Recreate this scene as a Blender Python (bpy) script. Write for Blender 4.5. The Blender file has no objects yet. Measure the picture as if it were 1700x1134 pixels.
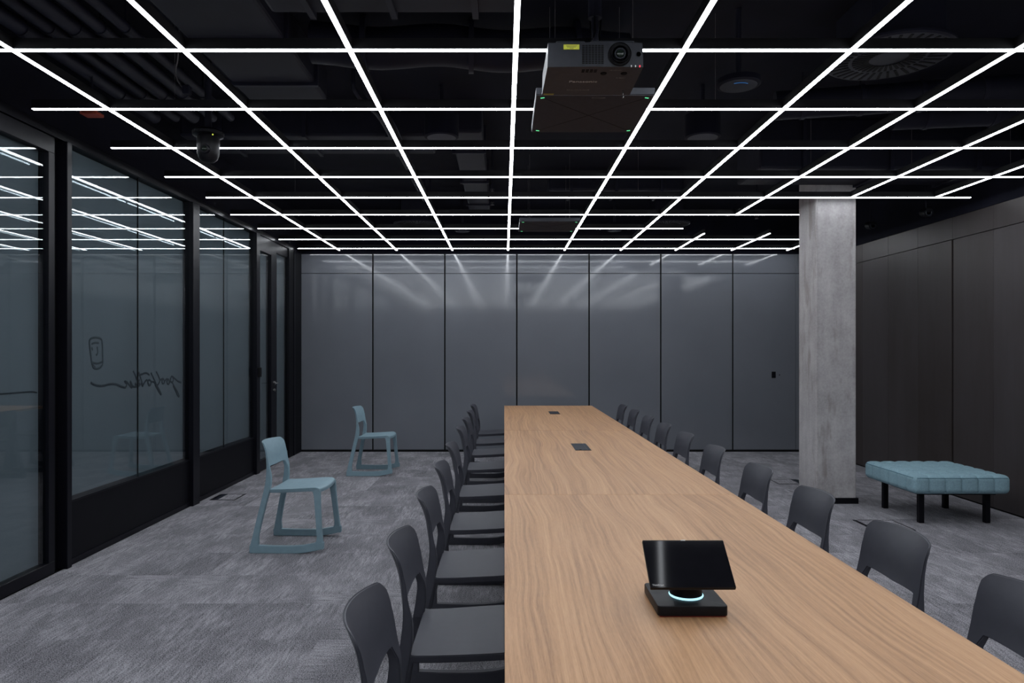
import bpy, bmesh, math, random
from mathutils import Vector, Matrix
random.seed(7)
C = bpy.context.scene.collection
sc = bpy.context.scene

# ---------------------------------------------------------------- camera, world, exposure
cam_d = bpy.data.cameras.new('camera'); cam = bpy.data.objects.new('camera', cam_d); C.objects.link(cam)
cam.location = (0, 0, 1.45); cam.rotation_euler = (math.pi/2, 0, 0)
cam_d.sensor_width = 36; cam_d.lens = 24.353
cam_d.shift_x = 13/1700; cam_d.shift_y = 16/1700
cam_d.clip_start = 0.05; cam_d.clip_end = 100
sc.camera = cam
w = bpy.data.worlds.new('world'); sc.world = w; w.use_nodes = True
w.node_tree.nodes['Background'].inputs[0].default_value = (0.5, 0.6, 0.8, 1)
w.node_tree.nodes['Background'].inputs[1].default_value = 0.02
sc.view_settings.view_transform = 'Standard'; sc.view_settings.look = 'None'
sc.view_settings.exposure = -0.1; sc.view_settings.gamma = 1; sc.view_settings.use_curve_mapping = False
STRIP = 22.0          # radiance of the LED diffusers (the only lamps in the room)

# ---------------------------------------------------------------- materials
def newmat(name):
    m = bpy.data.materials.new(name); m.use_nodes = True
    nt = m.node_tree; b = nt.nodes['Principled BSDF']
    return m, nt, b
def N(nt, t, **kw):
    n = nt.nodes.new(t)
    for k, v in kw.items():
        if k in n.inputs.keys() if hasattr(n.inputs, 'keys') else False: n.inputs[k].default_value = v
        else: setattr(n, k, v)
    return n
def mat(name, col, rough=.5, metal=0.0, spec=.5, vary=.12, scale=30, bump=0.0, bscale=200, coat=0.0):
    """plain material with a little procedural mottling and optional fine bump"""
    m, nt, b = newmat(name); L = nt.links
    tc = nt.nodes.new('ShaderNodeTexCoord')
    no = nt.nodes.new('ShaderNodeTexNoise'); no.inputs['Scale'].default_value = scale; no.inputs['Detail'].default_value = 3
    L.new(tc.outputs['Object'], no.inputs['Vector'])
    r = nt.nodes.new('ShaderNodeValToRGB')
    r.color_ramp.elements[0].position = .3; r.color_ramp.elements[1].position = .7
    r.color_ramp.elements[0].color = (*[c*(1-vary) for c in col], 1)
    r.color_ramp.elements[1].color = (*[min(1, c*(1+vary)) for c in col], 1)
    L.new(no.outputs['Fac'], r.inputs[0]); L.new(r.outputs[0], b.inputs['Base Color'])
    b.inputs['Roughness'].default_value = rough; b.inputs['Metallic'].default_value = metal
    b.inputs['Specular IOR Level'].default_value = spec; b.inputs['Coat Weight'].default_value = coat
    if bump:
        n2 = nt.nodes.new('ShaderNodeTexNoise'); n2.inputs['Scale'].default_value = bscale
        L.new(tc.outputs['Object'], n2.inputs['Vector'])
        bp = nt.nodes.new('ShaderNodeBump'); bp.inputs['Strength'].default_value = bump; bp.inputs['Distance'].default_value = .002
        L.new(n2.outputs['Fac'], bp.inputs['Height']); L.new(bp.outputs[0], b.inputs['Normal'])
    return m
def emis(name, col, s):
    m, nt, b = newmat(name)
    b.inputs['Base Color'].default_value = (.02, .02, .02, 1)
    b.inputs['Emission Color'].default_value = (*col, 1); b.inputs['Emission Strength'].default_value = s
    return m
def glassmat(name, tint, ior=1.5):
    m, nt, b = newmat(name); nt.nodes.remove(b); L = nt.links
    out = [n for n in nt.nodes if n.type == 'OUTPUT_MATERIAL'][0]
    t = nt.nodes.new('ShaderNodeBsdfTransparent'); t.inputs[0].default_value = (*tint, 1)
    g = nt.nodes.new('ShaderNodeBsdfGlossy'); g.inputs['Roughness'].default_value = 0.0
    f = nt.nodes.new('ShaderNodeFresnel'); ge = nt.nodes.new('ShaderNodeNewGeometry')
    # the same reflectance from both faces of the thin pane
    L.new(math_n(nt, 'POWER', ior, math_n(nt, 'SUBTRACT', 1.0, math_n(nt, 'MULTIPLY', ge.outputs['Backfacing'], 2.0))), f.inputs[0])
    mx = nt.nodes.new('ShaderNodeMixShader')
    L.new(f.outputs[0], mx.inputs[0]); L.new(t.outputs[0], mx.inputs[1]); L.new(g.outputs[0], mx.inputs[2])
    L.new(mx.outputs[0], out.inputs[0]); return m
def ramp(nt, a, b_, c0, c1):
    r = nt.nodes.new('ShaderNodeValToRGB'); e = r.color_ramp.elements
    e[0].position = a; e[1].position = b_; e[0].color = (*c0, 1); e[1].color = (*c1, 1); return r
def math_n(nt, op, a, b_=None):
    n = nt.nodes.new('ShaderNodeMath'); n.operation = op
    for i, v in enumerate((a, b_)):
        if v is None: continue
        if isinstance(v, (int, float)): n.inputs[i].default_value = v
        else: nt.links.new(v, n.inputs[i])
    return n.outputs[0]
def noise(nt, vec, scale, detail=3, sc3=None, rough=.5):
    if sc3:
        mp = nt.nodes.new('ShaderNodeMapping'); mp.inputs['Scale'].default_value = sc3
        nt.links.new(vec, mp.inputs['Vector']); vec = mp.outputs[0]
    n = nt.nodes.new('ShaderNodeTexNoise'); n.inputs['Scale'].default_value = scale
    n.inputs['Detail'].default_value = detail; n.inputs['Roughness'].default_value = rough
    nt.links.new(vec, n.inputs['Vector']); return n.outputs['Fac']

def carpet_mat():
    m, nt, b = newmat('grey_loop_carpet'); L = nt.links
    geo = nt.nodes.new('ShaderNodeNewGeometry'); P = geo.outputs['Position']
    oi = nt.nodes.new('ShaderNodeObjectInfo'); R = oi.outputs['Random']
    # every tile gets its own slice of the pattern
    off = nt.nodes.new('ShaderNodeCombineXYZ'); L.new(math_n(nt, 'MULTIPLY', R, 3.0), off.inputs[2])
    add = nt.nodes.new('ShaderNodeVectorMath'); add.operation = 'ADD'; L.new(P, add.inputs[0]); L.new(off.outputs[0], add.inputs[1])
    V = add.outputs[0]
    big = noise(nt, V, 1.7, 2); patch = noise(nt, V, 1.0, 3, (5.2, 2.4, 1), .6)
    st1 = noise(nt, V, 1.0, 4, (75, 9, 1), .65); st2 = noise(nt, V, 1.0, 4, (9, 75, 1), .65)
    sel = math_n(nt, 'GREATER_THAN', noise(nt, V, .9, 1), .63)
    mx = nt.nodes.new('ShaderNodeMix'); L.new(sel, mx.inputs[0]); L.new(st1, mx.inputs[2]); L.new(st2, mx.inputs[3])
    fine = noise(nt, P, 165, 2, None, .7)
    mask = ramp(nt, .42, .62, (0, 0, 0), (1, 1, 1)); L.new(patch, mask.inputs[0])
    streak = math_n(nt, 'MULTIPLY', math_n(nt, 'SUBTRACT', mx.outputs[0], .5), math_n(nt, 'ADD', math_n(nt, 'MULTIPLY', mask.outputs[0], 1.1), .5))
    v = math_n(nt, 'ADD', math_n(nt, 'MULTIPLY', math_n(nt, 'SUBTRACT', big, .5), .35), .44)
    v = math_n(nt, 'ADD', v, math_n(nt, 'MULTIPLY', mask.outputs[0], .17))
    v = math_n(nt, 'ADD', v, math_n(nt, 'MULTIPLY', math_n(nt, 'SUBTRACT', R, .5), .06))
    v = math_n(nt, 'ADD', v, math_n(nt, 'MULTIPLY', streak, .80))
    v = math_n(nt, 'ADD', v, math_n(nt, 'MULTIPLY', math_n(nt, 'SUBTRACT', fine, .5), 2.1))
    cr = ramp(nt, .08, .95, (.024, .024, .030), (.408, .397, .430)); L.new(v, cr.inputs[0])
    L.new(cr.outputs[0], b.inputs['Base Color']); b.inputs['Roughness'].default_value = .95
    b.inputs['Specular IOR Level'].default_value = .1
    bp = nt.nodes.new('ShaderNodeBump'); bp.inputs['Strength'].default_value = .6; bp.inputs['Distance'].default_value = .004
    L.new(fine, bp.inputs['Height']); L.new(bp.outputs[0], b.inputs['Normal'])
    return m
def wood_mat():
    m, nt, b = newmat('oak_veneer'); L = nt.links
    geo = nt.nodes.new('ShaderNodeTexCoord'); oi = nt.nodes.new('ShaderNodeObjectInfo')
    off = nt.nodes.new('ShaderNodeCombineXYZ'); L.new(math_n(nt, 'MULTIPLY', oi.outputs['Random'], 9.0), off.inputs[2])
    add = nt.nodes.new('ShaderNodeVectorMath'); add.operation = 'ADD'; L.new(geo.outputs['Object'], add.inputs[0]); L.new(off.outputs[0], add.inputs[1])
    V = add.outputs[0]
    sep = nt.nodes.new('ShaderNodeSeparateXYZ'); L.new(V, sep.inputs[0])
    warp = noise(nt, V, 1.0, 2, (2.6, .8, 1)); warp2 = noise(nt, V, 1.0, 2, (7, 2.2, 1))
    x = math_n(nt, 'ADD', sep.outputs[0], math_n(nt, 'ADD', math_n(nt, 'MULTIPLY', warp, .16), math_n(nt, 'MULTIPLY', warp2, .018)))
    comb = nt.nodes.new('ShaderNodeCombineXYZ'); L.new(x, comb.inputs[0]); L.new(math_n(nt, 'MULTIPLY', sep.outputs[1], .013), comb.inputs[1]); L.new(sep.outputs[2], comb.inputs[2])
    n1 = nt.nodes.new('ShaderNodeTexNoise'); n1.inputs['Scale'].default_value = 85; n1.inputs['Detail'].default_value = 4; n1.inputs['Roughness'].default_value = .62; L.new(comb.outputs[0], n1.inputs['Vector'])
    n2 = nt.nodes.new('ShaderNodeTexNoise'); n2.inputs['Scale'].default_value = 11; n2.inputs['Detail'].default_value = 2; L.new(comb.outputs[0], n2.inputs['Vector'])
    pores = noise(nt, V, 1.0, 3, (520, 30, 1), .6)
    v = math_n(nt, 'ADD', math_n(nt, 'MULTIPLY', n1.outputs['Fac'], .75), math_n(nt, 'MULTIPLY', n2.outputs['Fac'], .42))
    v = math_n(nt, 'ADD', v, math_n(nt, 'MULTIPLY', math_n(nt, 'SUBTRACT', pores, .5), .30))
    r = nt.nodes.new('ShaderNodeValToRGB'); e = r.color_ramp.elements
    e[0].position = .30; e[0].color = (.195, .094, .045, 1); e[1].position = .86; e[1].color = (.570, .342, .184, 1)
    k = e.new(.58); k.color = (.415, .228, .113, 1)
    L.new(v, r.inputs[0]); L.new(r.outputs[0], b.inputs['Base Color'])
    b.inputs['Roughness'].default_value = .42; b.inputs['Specular IOR Level'].default_value = .35
    bp = nt.nodes.new('ShaderNodeBump'); bp.inputs['Strength'].default_value = .12; bp.inputs['Distance'].default_value = .001
    L.new(pores, bp.inputs['Height']); L.new(bp.outputs[0], b.inputs['Normal'])
    return m
def concrete_mat():
    m, nt, b = newmat('cast_concrete'); L = nt.links
    tc = nt.nodes.new('ShaderNodeTexCoord'); V = tc.outputs['Object']
    a = noise(nt, V, 3.5, 5, None, .6); s = noise(nt, V, 1.0, 4, (14, 14, 1.6), .6); f = noise(nt, V, 55, 3)
    v = math_n(nt, 'ADD', math_n(nt, 'MULTIPLY', a, .5), math_n(nt, 'ADD', math_n(nt, 'MULTIPLY', s, .33), math_n(nt, 'MULTIPLY', f, .28)))
    r = ramp(nt, .34, .78, (.25, .235, .238), (.50, .48, .485)); L.new(v, r.inputs[0])
    # bug holes
    vo = nt.nodes.new('ShaderNodeTexVoronoi'); vo.inputs['Scale'].default_value = 17; L.new(V, vo.inputs['Vector'])
    hol = ramp(nt, .035, .075, (.25, .25, .25), (1, 1, 1)); L.new(vo.outputs['Distance'], hol.inputs[0])
    sp = noise(nt, V, 2.2, 2); spm = ramp(nt, .55, .60, (1, 1, 1), (0, 0, 0)); L.new(sp, spm.inputs[0])
    mxh = nt.nodes.new('ShaderNodeMix'); mxh.data_type = 'RGBA'; mxh.blend_type = 'LIGHTEN'; mxh.inputs[0].default_value = 1
    L.new(hol.outputs[0], mxh.inputs[6]); L.new(spm.outputs[0], mxh.inputs[7])
    mul = nt.nodes.new('ShaderNodeMix'); mul.data_type = 'RGBA'; mul.blend_type = 'MULTIPLY'; mul.inputs[0].default_value = 1
    L.new(r.outputs[0], mul.inputs[6]); L.new(mxh.outputs[2], mul.inputs[7])
    # brown stains low down
    st = noise(nt, V, 1.0, 3, (9, 9, 2.2), .6); stm = ramp(nt, .56, .70, (0, 0, 0), (.55, .55, .55)); L.new(st, stm.inputs[0])
    mx = nt.nodes.new('ShaderNodeMix'); mx.data_type = 'RGBA'; L.new(stm.outputs[0], mx.inputs[0])
    L.new(mul.outputs[2], mx.inputs[6]); mx.inputs[7].default_value = (.17, .145, .125, 1)
    L.new(mx.outputs[2], b.inputs['Base Color']); b.inputs['Roughness'].default_value = .8
    b.inputs['Specular IOR Level'].default_value = .3
    bp = nt.nodes.new('ShaderNodeBump'); bp.inputs['Strength'].default_value = .35; bp.inputs['Distance'].default_value = .004
    L.new(v, bp.inputs['Height']); L.new(bp.outputs[0], b.inputs['Normal'])
    return m
def steel_mat():
    m, nt, b = newmat('blackened_steel'); L = nt.links
    geo = nt.nodes.new('ShaderNodeNewGeometry'); oi = nt.nodes.new('ShaderNodeObjectInfo')
    V = geo.outputs['Position']
    a = noise(nt, V, 1.0, 4, (1, 1.6, .5), .6); f = noise(nt, V, 1.0, 3, (1, 30, 2))
    v = math_n(nt, 'ADD', math_n(nt, 'MULTIPLY', a, .7), math_n(nt, 'ADD', math_n(nt, 'MULTIPLY', oi.outputs['Random'], .26), math_n(nt, 'MULTIPLY', f, .15)))
    r = ramp(nt, .28, .78, (.034, .025, .021), (.068, .059, .062)); L.new(v, r.inputs[0])
    L.new(r.outputs[0], b.inputs['Base Color']); b.inputs['Roughness'].default_value = .42
    b.inputs['Metallic'].default_value = .25; b.inputs['Specular IOR Level'].default_value = .45
    return m

M = {}
M['carpet'] = carpet_mat(); M['wood'] = wood_mat(); M['concrete'] = concrete_mat(); M['steel'] = steel_mat()
M['black'] = mat('black_powder_coat', (.003, .003, .005), .5, spec=.15)
M['frame'] = mat('black_aluminium', (.0042, .0042, .0072), .36, spec=.18)
M['matt'] = mat('matt_black', (.004, .004, .005), .8, spec=.2)
M['ceil'] = mat('black_painted_slab', (.0048, .0052, .0125), .85, spec=.2, vary=.25, scale=3)
M['duct'] = mat('black_painted_duct', (.0072, .0076, .0175), .65, spec=.3, vary=.2, scale=5)
M['duct2'] = mat('black_painted_pipe', (.0095, .010, .022), .6, spec=.3, vary=.2, scale=5)
M['panel'] = mat('grey_lacquered_panel', (.142, .151, .172), .085, spec=.5, vary=.05, scale=1.2, coat=0)
M['film'] = mat('grey_frosted_film', (.168, .184, .203), .018, spec=.42, vary=.06, scale=1.0)
M['filmd'] = mat('dark_frosted_edge', (.03, .035, .04), .3, spec=.35)
M['glass'] = glassmat('clear_glass', (.86, .90, .91))
M['chair'] = mat('charcoal_polypropylene', (.045, .0465, .060), .48, spec=.4, vary=.05, bump=.05, bscale=600)
M['blue'] = mat('ice_blue_polypropylene', (.19, .285, .335), .5, spec=.4, vary=.05, bump=.05, bscale=600)
M['fabric'] = mat('blue_wool_fabric', (.225, .350, .405), .9, spec=.15, vary=.10, scale=90, bump=.5, bscale=700)
M['piping'] = mat('dark_blue_piping', (.085, .17, .215), .9, spec=.15)
M['alu'] = mat('black_anodised_profile', (.01, .01, .012), .4)
M['ink'] = mat('dark_vinyl_lettering', (.030, .037, .045), .6, spec=.2)
M['ink2'] = mat('faded_vinyl_drawing', (.050, .060, .068), .6, spec=.2)
M['proj'] = mat('graphite_projector_plastic', (.019, .021, .028), .45, spec=.22)
M['projb'] = mat('graphite_projector_base', (.034, .032, .040), .55, spec=.3)
M['mic'] = mat('charcoal_speaker_cloth', (.034, .032, .040), .7, spec=.3, bump=.3, bscale=900)
M['micside'] = mat('charcoal_painted_metal', (.020, .023, .032), .45, spec=.25)
M['yellow'] = mat('yellow_sticker', (.55, .58, .04), .5)
M['dyellow'] = mat('dull_yellow_sticker', (.32, .27, .03), .5)
M['white'] = mat('white_print', (.6, .6, .6), .5)
M['greyp'] = mat('grey_print', (.25, .25, .25), .5)
M['green'] = emis('green_led', (.15, 1, .4), 1.6)
M['red'] = emis('red_led', (1, .05, .08), 1.4)
M['ylw'] = emis('yellow_led', (.8, .9, .1), 1.0)
M['bluel'] = emis('blue_led', (.05, .3, .9), .35)
M['cyan'] = emis('cyan_ring_light', (.45, .85, 1.0), 1.5)
M['lens'] = mat('lens_glass', (.01, .016, .012), .12, spec=.35)
M['chrome'] = mat('satin_steel', (.45, .45, .45), .25, metal=1)
M['screen'] = mat('touch_screen_glass', (.006, .006, .008), .06, spec=.12)
M['tech'] = mat('black_device_plastic', (.006, .006, .008), .45, spec=.2)
M['redrub'] = mat('red_rubber_base', (.35, .02, .01), .6)
M['box'] = mat('anthracite_box_lid', (.013, .016, .025), .5, spec=.15)
M['orange'] = mat('orange_red_plastic', (.30, .045, .025), .5)
M['wire'] = mat('grey_cable', (.12, .11, .12), .6)
m, nt, b = newmat('led_diffuser'); b.inputs['Base Color'].default_value = (.8, .8, .8, 1)
b.inputs['Emission Color'].default_value = (.90, .945, 1.0, 1); b.inputs['Emission Strength'].default_value = STRIP; M['led'] = m

# ---------------------------------------------------------------- mesh helpers
def mesh_obj(name, bm, material, parent=None, smooth=False, loc=None, autos=None):
    bmesh.ops.recalc_face_normals(bm, faces=bm.faces[:])
    me = bpy.data.meshes.new(name); bm.to_mesh(me); bm.free()
    mats = material if isinstance(material, (list, tuple)) else [material]
    for m_ in mats: me.materials.append(m_)
    if smooth:
        for p in me.polygons: p.use_smooth = True
        if autos is not None and hasattr(me, 'set_sharp_from_angle'): me.set_sharp_from_angle(angle=math.radians(autos))
    o = bpy.data.objects.new(name, me); C.objects.link(o)
    if parent: o.parent = parent
    if loc: o.location = loc
    return o
def box(bm, x0, x1, y0, y1, z0, z1, bev=0, seg=1):
    vs = [bm.verts.new((x, y, z)) for z in (z0, z1) for y in (y0, y1) for x in (x0, x1)]
    fs = [bm.faces.new([vs[i] for i in q]) for q in ((0, 2, 3, 1), (4, 5, 7, 6), (0, 1, 5, 4), (2, 6, 7, 3), (0, 4, 6, 2), (1, 3, 7, 5))]
    if bev:
        es = list({e for f in fs for e in f.edges})
        bmesh.ops.bevel(bm, geom=es, offset=bev, segments=seg, affect='EDGES', profile=.5)
    return vs
def cyl(bm, p0, p1, r0, r1=None, n=24, caps=True):
    r1 = r0 if r1 is None else r1
    p0 = Vector(p0); p1 = Vector(p1); d = (p1-p0); z = d.normalized()
    a = Vector((1, 0, 0)) if abs(z.x) < .9 else Vector((0, 1, 0))
    u = z.cross(a).normalized(); v = z.cross(u)
    A = [bm.verts.new(p0+(u*math.cos(t)+v*math.sin(t))*r0) for t in [2*math.pi*i/n for i in range(n)]]
    B = [bm.verts.new(p1+(u*math.cos(t)+v*math.sin(t))*r1) for t in [2*math.pi*i/n for i in range(n)]]
    for i in range(n): bm.faces.new((A[i], A[(i+1) % n], B[(i+1) % n], B[i]))
    if caps: bm.faces.new(A[::-1]); bm.faces.new(B)
def lathe(bm, prof, c=(0, 0, 0), n=32, axis='z'):
    """prof: list of (r, h)"""
    rings = []
    for r, h in prof:
        ring = []
        for i in range(n):
            t = 2*math.pi*i/n
            p = (r*math.cos(t), r*math.sin(t), h) if axis == 'z' else (r*math.cos(t), h, r*math.sin(t))
            ring.append(bm.verts.new((c[0]+p[0], c[1]+p[1], c[2]+p[2])))
        rings.append(ring)
    for a, b_ in zip(rings, rings[1:]):
        for i in range(n): bm.faces.new((a[i], a[(i+1) % n], b_[(i+1) % n], b_[i]))
    bm.faces.new(rings[0][::-1]); bm.faces.new(rings[-1])
def smoothpts(pts, sub=5):
    pts = [Vector(p) for p in pts]
    if len(pts) < 3: return pts
    out = []
    P = [pts[0]] + pts + [pts[-1]]
    for i in range(1, len(P)-2):
        p0, p1, p2, p3 = P[i-1:i+3]
        for k in range(sub):
            t = k/sub
            out.append(.5*((2*p1)+(-p0+p2)*t+(2*p0-5*p1+4*p2-p3)*t*t+(-p0+3*p1-3*p2+p3)*t**3))
    out.append(pts[-1]); return out
def tube(bm, pts, r, n=8, sub=5):
    pts = smoothpts(pts, sub); rings = []
    for i, p in enumerate(pts):
        d = (pts[min(i+1, len(pts)-1)]-pts[max(i-1, 0)]).normalized()
        a = Vector((0, 0, 1)) if abs(d.z) < .9 else Vector((1, 0, 0))
        u = d.cross(a).normalized(); v = d.cross(u)
        rings.append([bm.verts.new(p+(u*math.cos(t)+v*math.sin(t))*r) for t in [2*math.pi*k/n for k in range(n)]])
    for a, b_ in zip(rings, rings[1:]):
        for i in range(n): bm.faces.new((a[i], a[(i+1) % n], b_[(i+1) % n], b_[i]))
    bm.faces.new(rings[0][::-1]); bm.faces.new(rings[-1])
def BX(name, material, parent, *dims, bev=0, seg=1, smooth=False):
    bm = bmesh.new(); box(bm, *dims, bev=bev, seg=seg)
    return mesh_obj(name, bm, material, parent, smooth=smooth, autos=30 if smooth else None)
def thing(name, label, cat, loc=(0, 0, 0), rz=0, group=None):
    o = bpy.data.objects.new(name, None); C.objects.link(o); o.location = loc; o.rotation_euler = (0, 0, rz)
    o.empty_display_size = .1
    o['label'] = label; o['category'] = cat
    if group: o['group'] = group
    return o
def tag(o, label, cat, group=None):
    o['label'] = label; o['category'] = cat
    if group: o['group'] = group
    return o
def struct(o, label=None, cat=None):
    o['kind'] = 'structure'
    if label: o['label'] = label
    if cat: o['category'] = cat
    return o
def sroot(name, label, cat, loc=(0, 0, 0)):
    o = bpy.data.objects.new(name, None); C.objects.link(o); o.location = loc; o.empty_display_size = .1
    return struct(o, label, cat)
def dup(root, loc, rz, label, group=None):
    r = root.copy(); C.objects.link(r); r.location = loc; r.rotation_euler = (0, 0, rz); r['label'] = label
    if group: r['group'] = group
    for ch in root.children:
        c = ch.copy(); C.objects.link(c); c.parent = r
        for g in ch.children:
            d = g.copy(); C.objects.link(d); d.parent = c
    return r
def text(name, s, size, material, parent, mtx, ext=.0006, xs=1.0):
    cu = bpy.data.curves.new(name, 'FONT'); cu.body = s; cu.size = size; cu.extrude = ext; cu.align_x = 'CENTER'; cu.align_y = 'CENTER'
    tmp = bpy.data.objects.new(name+'_tmp', cu); C.objects.link(tmp)
    dg = bpy.context.evaluated_depsgraph_get(); dg.update()
    me = bpy.data.meshes.new_from_object(tmp.evaluated_get(dg)); bpy.data.objects.remove(tmp)
    me.transform(mtx @ Matrix.Diagonal((xs, 1, 1, 1))); me.materials.clear(); me.materials.append(material)
    o = bpy.data.objects.new(name, me); C.objects.link(o); o.parent = parent; return o

# ================================================================ STRUCTURE
XL, XR, YB, YF, ZC = -2.93, 4.50, 9.98, -3.0, 3.45

# floor: subfloor slab + carpet tiles
floor = sroot('floor', 'grey carpet tile floor with streaky lighter patches', 'floor')
BX('subfloor', M['matt'], floor, XL-.5, XR+.3, YF-.2, YB+.3, -.12, -.008)
TS = .5; tb = bmesh.new(); box(tb, 0, TS-.0008, 0, TS-.0008, -.008, 0)
tile0 = mesh_obj('carpet_tile', tb, M['carpet'], floor); tme = tile0.data; tile0.location = (XL, 1.98, 0)
ny = 16; first = True
for j in range(ny):
    for i in range(15):
        if first: first = False; continue
        wlast = (i == 14)
        if wlast:
            bm = bmesh.new(); box(bm, 0, XR-(XL+14*TS), 0, TS-.0008, -.008, 0)
            o = mesh_obj('carpet_tile', bm, M['carpet'], floor)
        else:
            o = bpy.data.objects.new('carpet_tile', tme); C.objects.link(o); o.parent = floor
        o.location = (XL+i*TS, 1.98+j*TS, 0)
bm = bmesh.new()
for j in range(10):
    for i in range(15):
        box(bm, XL+i*TS, min(XR, XL+(i+1)*TS-.0008), 1.98-(j+1)*TS, 1.98-j*TS-.0008, -.008, 0)
o = mesh_obj('carpet_tiles_behind', bm, M['carpet'], floor); o['kind'] = 'stuff'

# ceiling slab
o = BX('ceiling', M['ceil'], None, XL-.5, XR+.3, YF-.2, YB+.3, ZC, ZC+.15); struct(o, 'black painted ceiling slab above the light grid', 'ceiling')

# wall behind the camera
o = BX('wall_rear', M['panel'], None, XL-.3, XR+.2, YF-.15, YF, 0, ZC); struct(o, 'plain dark wall behind the viewer', 'wall')

# back wall: lacquered panels
wb = sroot('wall_back', 'dark grey glossy panelled wall at the far end', 'wall')
BX('backing', M['matt'], wb, XL-.3, XR+.2, YB+.02, YB+.2, 0, ZC)
BX('plinth', M['matt'], wb, XL, XR, YB+.0, YB+.02, 0, .028)
BX('header', M['ceil'], wb, XL, XR, YB-.0, YB+.02, 2.852, ZC)
pxs = [500, 619, 738.5, 858, 978, 1097, 1216.5, 1321, 1356]
xs = [(p-837)/1150*YB for p in pxs]; xs[0] = XL+.005; xs[-1] = XR
for i in range(8):
    g = .010
    a, b_ = xs[i]+(g if i else .004), xs[i+1]-(g if i < 7 else 0)
    if i == 6: b_ = xs[i+1]-.003
    if i == 7: a = xs[i]+.003
    BX('panel', M['panel'], wb, a, b_, YB-.002, YB+.019, .032, 2.565, bev=.0015)
    BX('upper_panel', M['panel'], wb, a, b_, YB-.002, YB+.019, 2.573, 2.848, bev=.0015)
sw = thing('wall_switch', 'small black wall switch on the right of the grey panelled wall', 'switch', (3.88, YB-.002, 1.11))
BX('plate', M['black'], sw, -.028, .028, -.012, 0, -.045, .045, bev=.003)
BX('button', M['frame'], sw, -.02, .02, -.016, -.012, -.035, .0, bev=.001)
BX('button', M['frame'], sw, -.02, .02, -.016, -.012, .003, .036, bev=.001)
bm = bmesh.new(); cyl(bm, (3.965, YB-.008, 1.107), (3.965, YB-.002, 1.107), .008, n=12)
tag(mesh_obj('wall_sensor', bm, M['black']), 'tiny round black sensor right beside the wall switch', 'sensor')

# right wall: blackened steel panels
wr = sroot('wall_right', 'dark bronze brown steel panelled wall on the right', 'wall')
BX('backing', M['matt'], wr, XR+.02, XR+.2, YF, YB, 0, ZC)
ys = [YB]
y = 9.87-.585
ys += [9.29]
y = 8.70
while y > YF+.6: ys.append(y); y -= .582
ys.append(YF)
for i in range(len(ys)-1):
    y1, y0 = ys[i], ys[i+1]
    door_gap = abs(y0-6.954) < .02 or abs(y0-(6.954-4*.582)) < .02
    ga = .014 if door_gap else .0012
    prev = i > 0 and (abs(y1-6.954) < .02 or abs(y1-(6.954-4*.582)) < .02)
    gb = .014 if prev else .0012
    BX('panel', M['steel'], wr, XR, XR+.019, y0+ga, y1-gb, .012, 2.567, bev=.0012)
    BX('upper_panel', M['steel'], wr, XR, XR+.019, y0+.0012, y1-.0012, 2.573, 2.793, bev=.0012)
BX('header', M['ceil'], wr, XR+.004, XR+.02, YF, YB, 2.797, ZC)

# concrete column
colm = sroot('column', 'square cast concrete column with rough pitted surface', 'column')
cx0, cx1, cy0, cy1 = 2.965, 3.35, 6.59, 6.975
bm = bmesh.new(); box(bm, cx0, cx1, cy0, cy1, .0, ZC, bev=.012, seg=2)
mesh_obj('shaft', bm, M['concrete'], colm)
BX('formwork_seam', M['concrete'], colm, cx0+.018, cx0+.024, cy0-.0025, cy0+.01, .05, 3.4)
bm = bmesh.new(); d = .014
for q in ((cx0-d, cx1+d, cy0-d, cy0-.0005), (cx0-d, cx1+d, cy1+.0005, cy1+d), (cx0-d, cx0-.0005, cy0, cy1), (cx1+.0005, cx1+d, cy0, cy1)):
    box(bm, *q, 0, .055)
mesh_obj('base_trim', bm, M['black'], colm)

# ---------------------------------------------------------------- glazed left wall
def yl(px, X=XL): return 1150*(-X)/(837-px)
wl = sroot('wall_left', 'black framed glazed partition wall on the left', 'wall')
BX('header', M['ceil'], wl, XL-.2, XL-.0, YF, YB, 2.90, ZC)
BX('header_rail', M['frame'], wl, XL-.12, XL+.01, YF, YB, 2.845, 2.90)
BX('backing', M['matt'], wl, XL-.32, XL-.30, YF, YB, 0, ZC)
BX('end_panel', M['black'], wl, XL-.2, XL+.008, yl(479), YB, 0, 2.845)
BX('end_panel_rib', M['frame'], wl, XL+.008, XL+.016, 9.62, 9.66, 0, 2.845)
FX = XL-.062                  # frosted rear layer

def bay(name, label, y0, y1, joint):
    r = sroot(name, label, 'window')
    BX('apron_panel', M['black'], r, XL-.11, XL-.012, y0, y1, .04, .432)
    BX('base_rail', M['frame'], r, XL-.11, XL-.004, y0, y1, 0, .04)
    BX('sill', M['frame'], r, XL-.11, XL-.004, y0, y1, .424, .438)
    for a, b_ in ((y0, joint-.003), (joint+.003, y1)):
        BX('glass_pane', M['glass'], r, XL-.022, XL-.012, a, b_, .438, 2.845)
    BX('frosted_pane', M['film'], r, FX-.012, FX, y0, y1-.02, .45, 2.84)
    BX('edge_strip', M['filmd'], r, FX-.013, FX+.001, y1-.02, y1, .45, 2.84)
    BX('joint_strip', M['matt'], r, XL-.022, XL-.012, joint-.003, joint+.003, .438, 2.845)
    return r
yp1a, yp1b = yl(105), yl(113)
yb0 = yl(117.5); yb1 = yl(316); yp2b = yl(327); yb3 = yl(422.5); yp3b = yl(428)
win1 = bay('window_1', 'nearer tall glazed bay with faded script lettering', yb0, yb1, yl(232))
win2 = bay('window_2', 'farther tall glazed bay beside the glass door', yp2b, yb3, yl(374))
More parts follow.
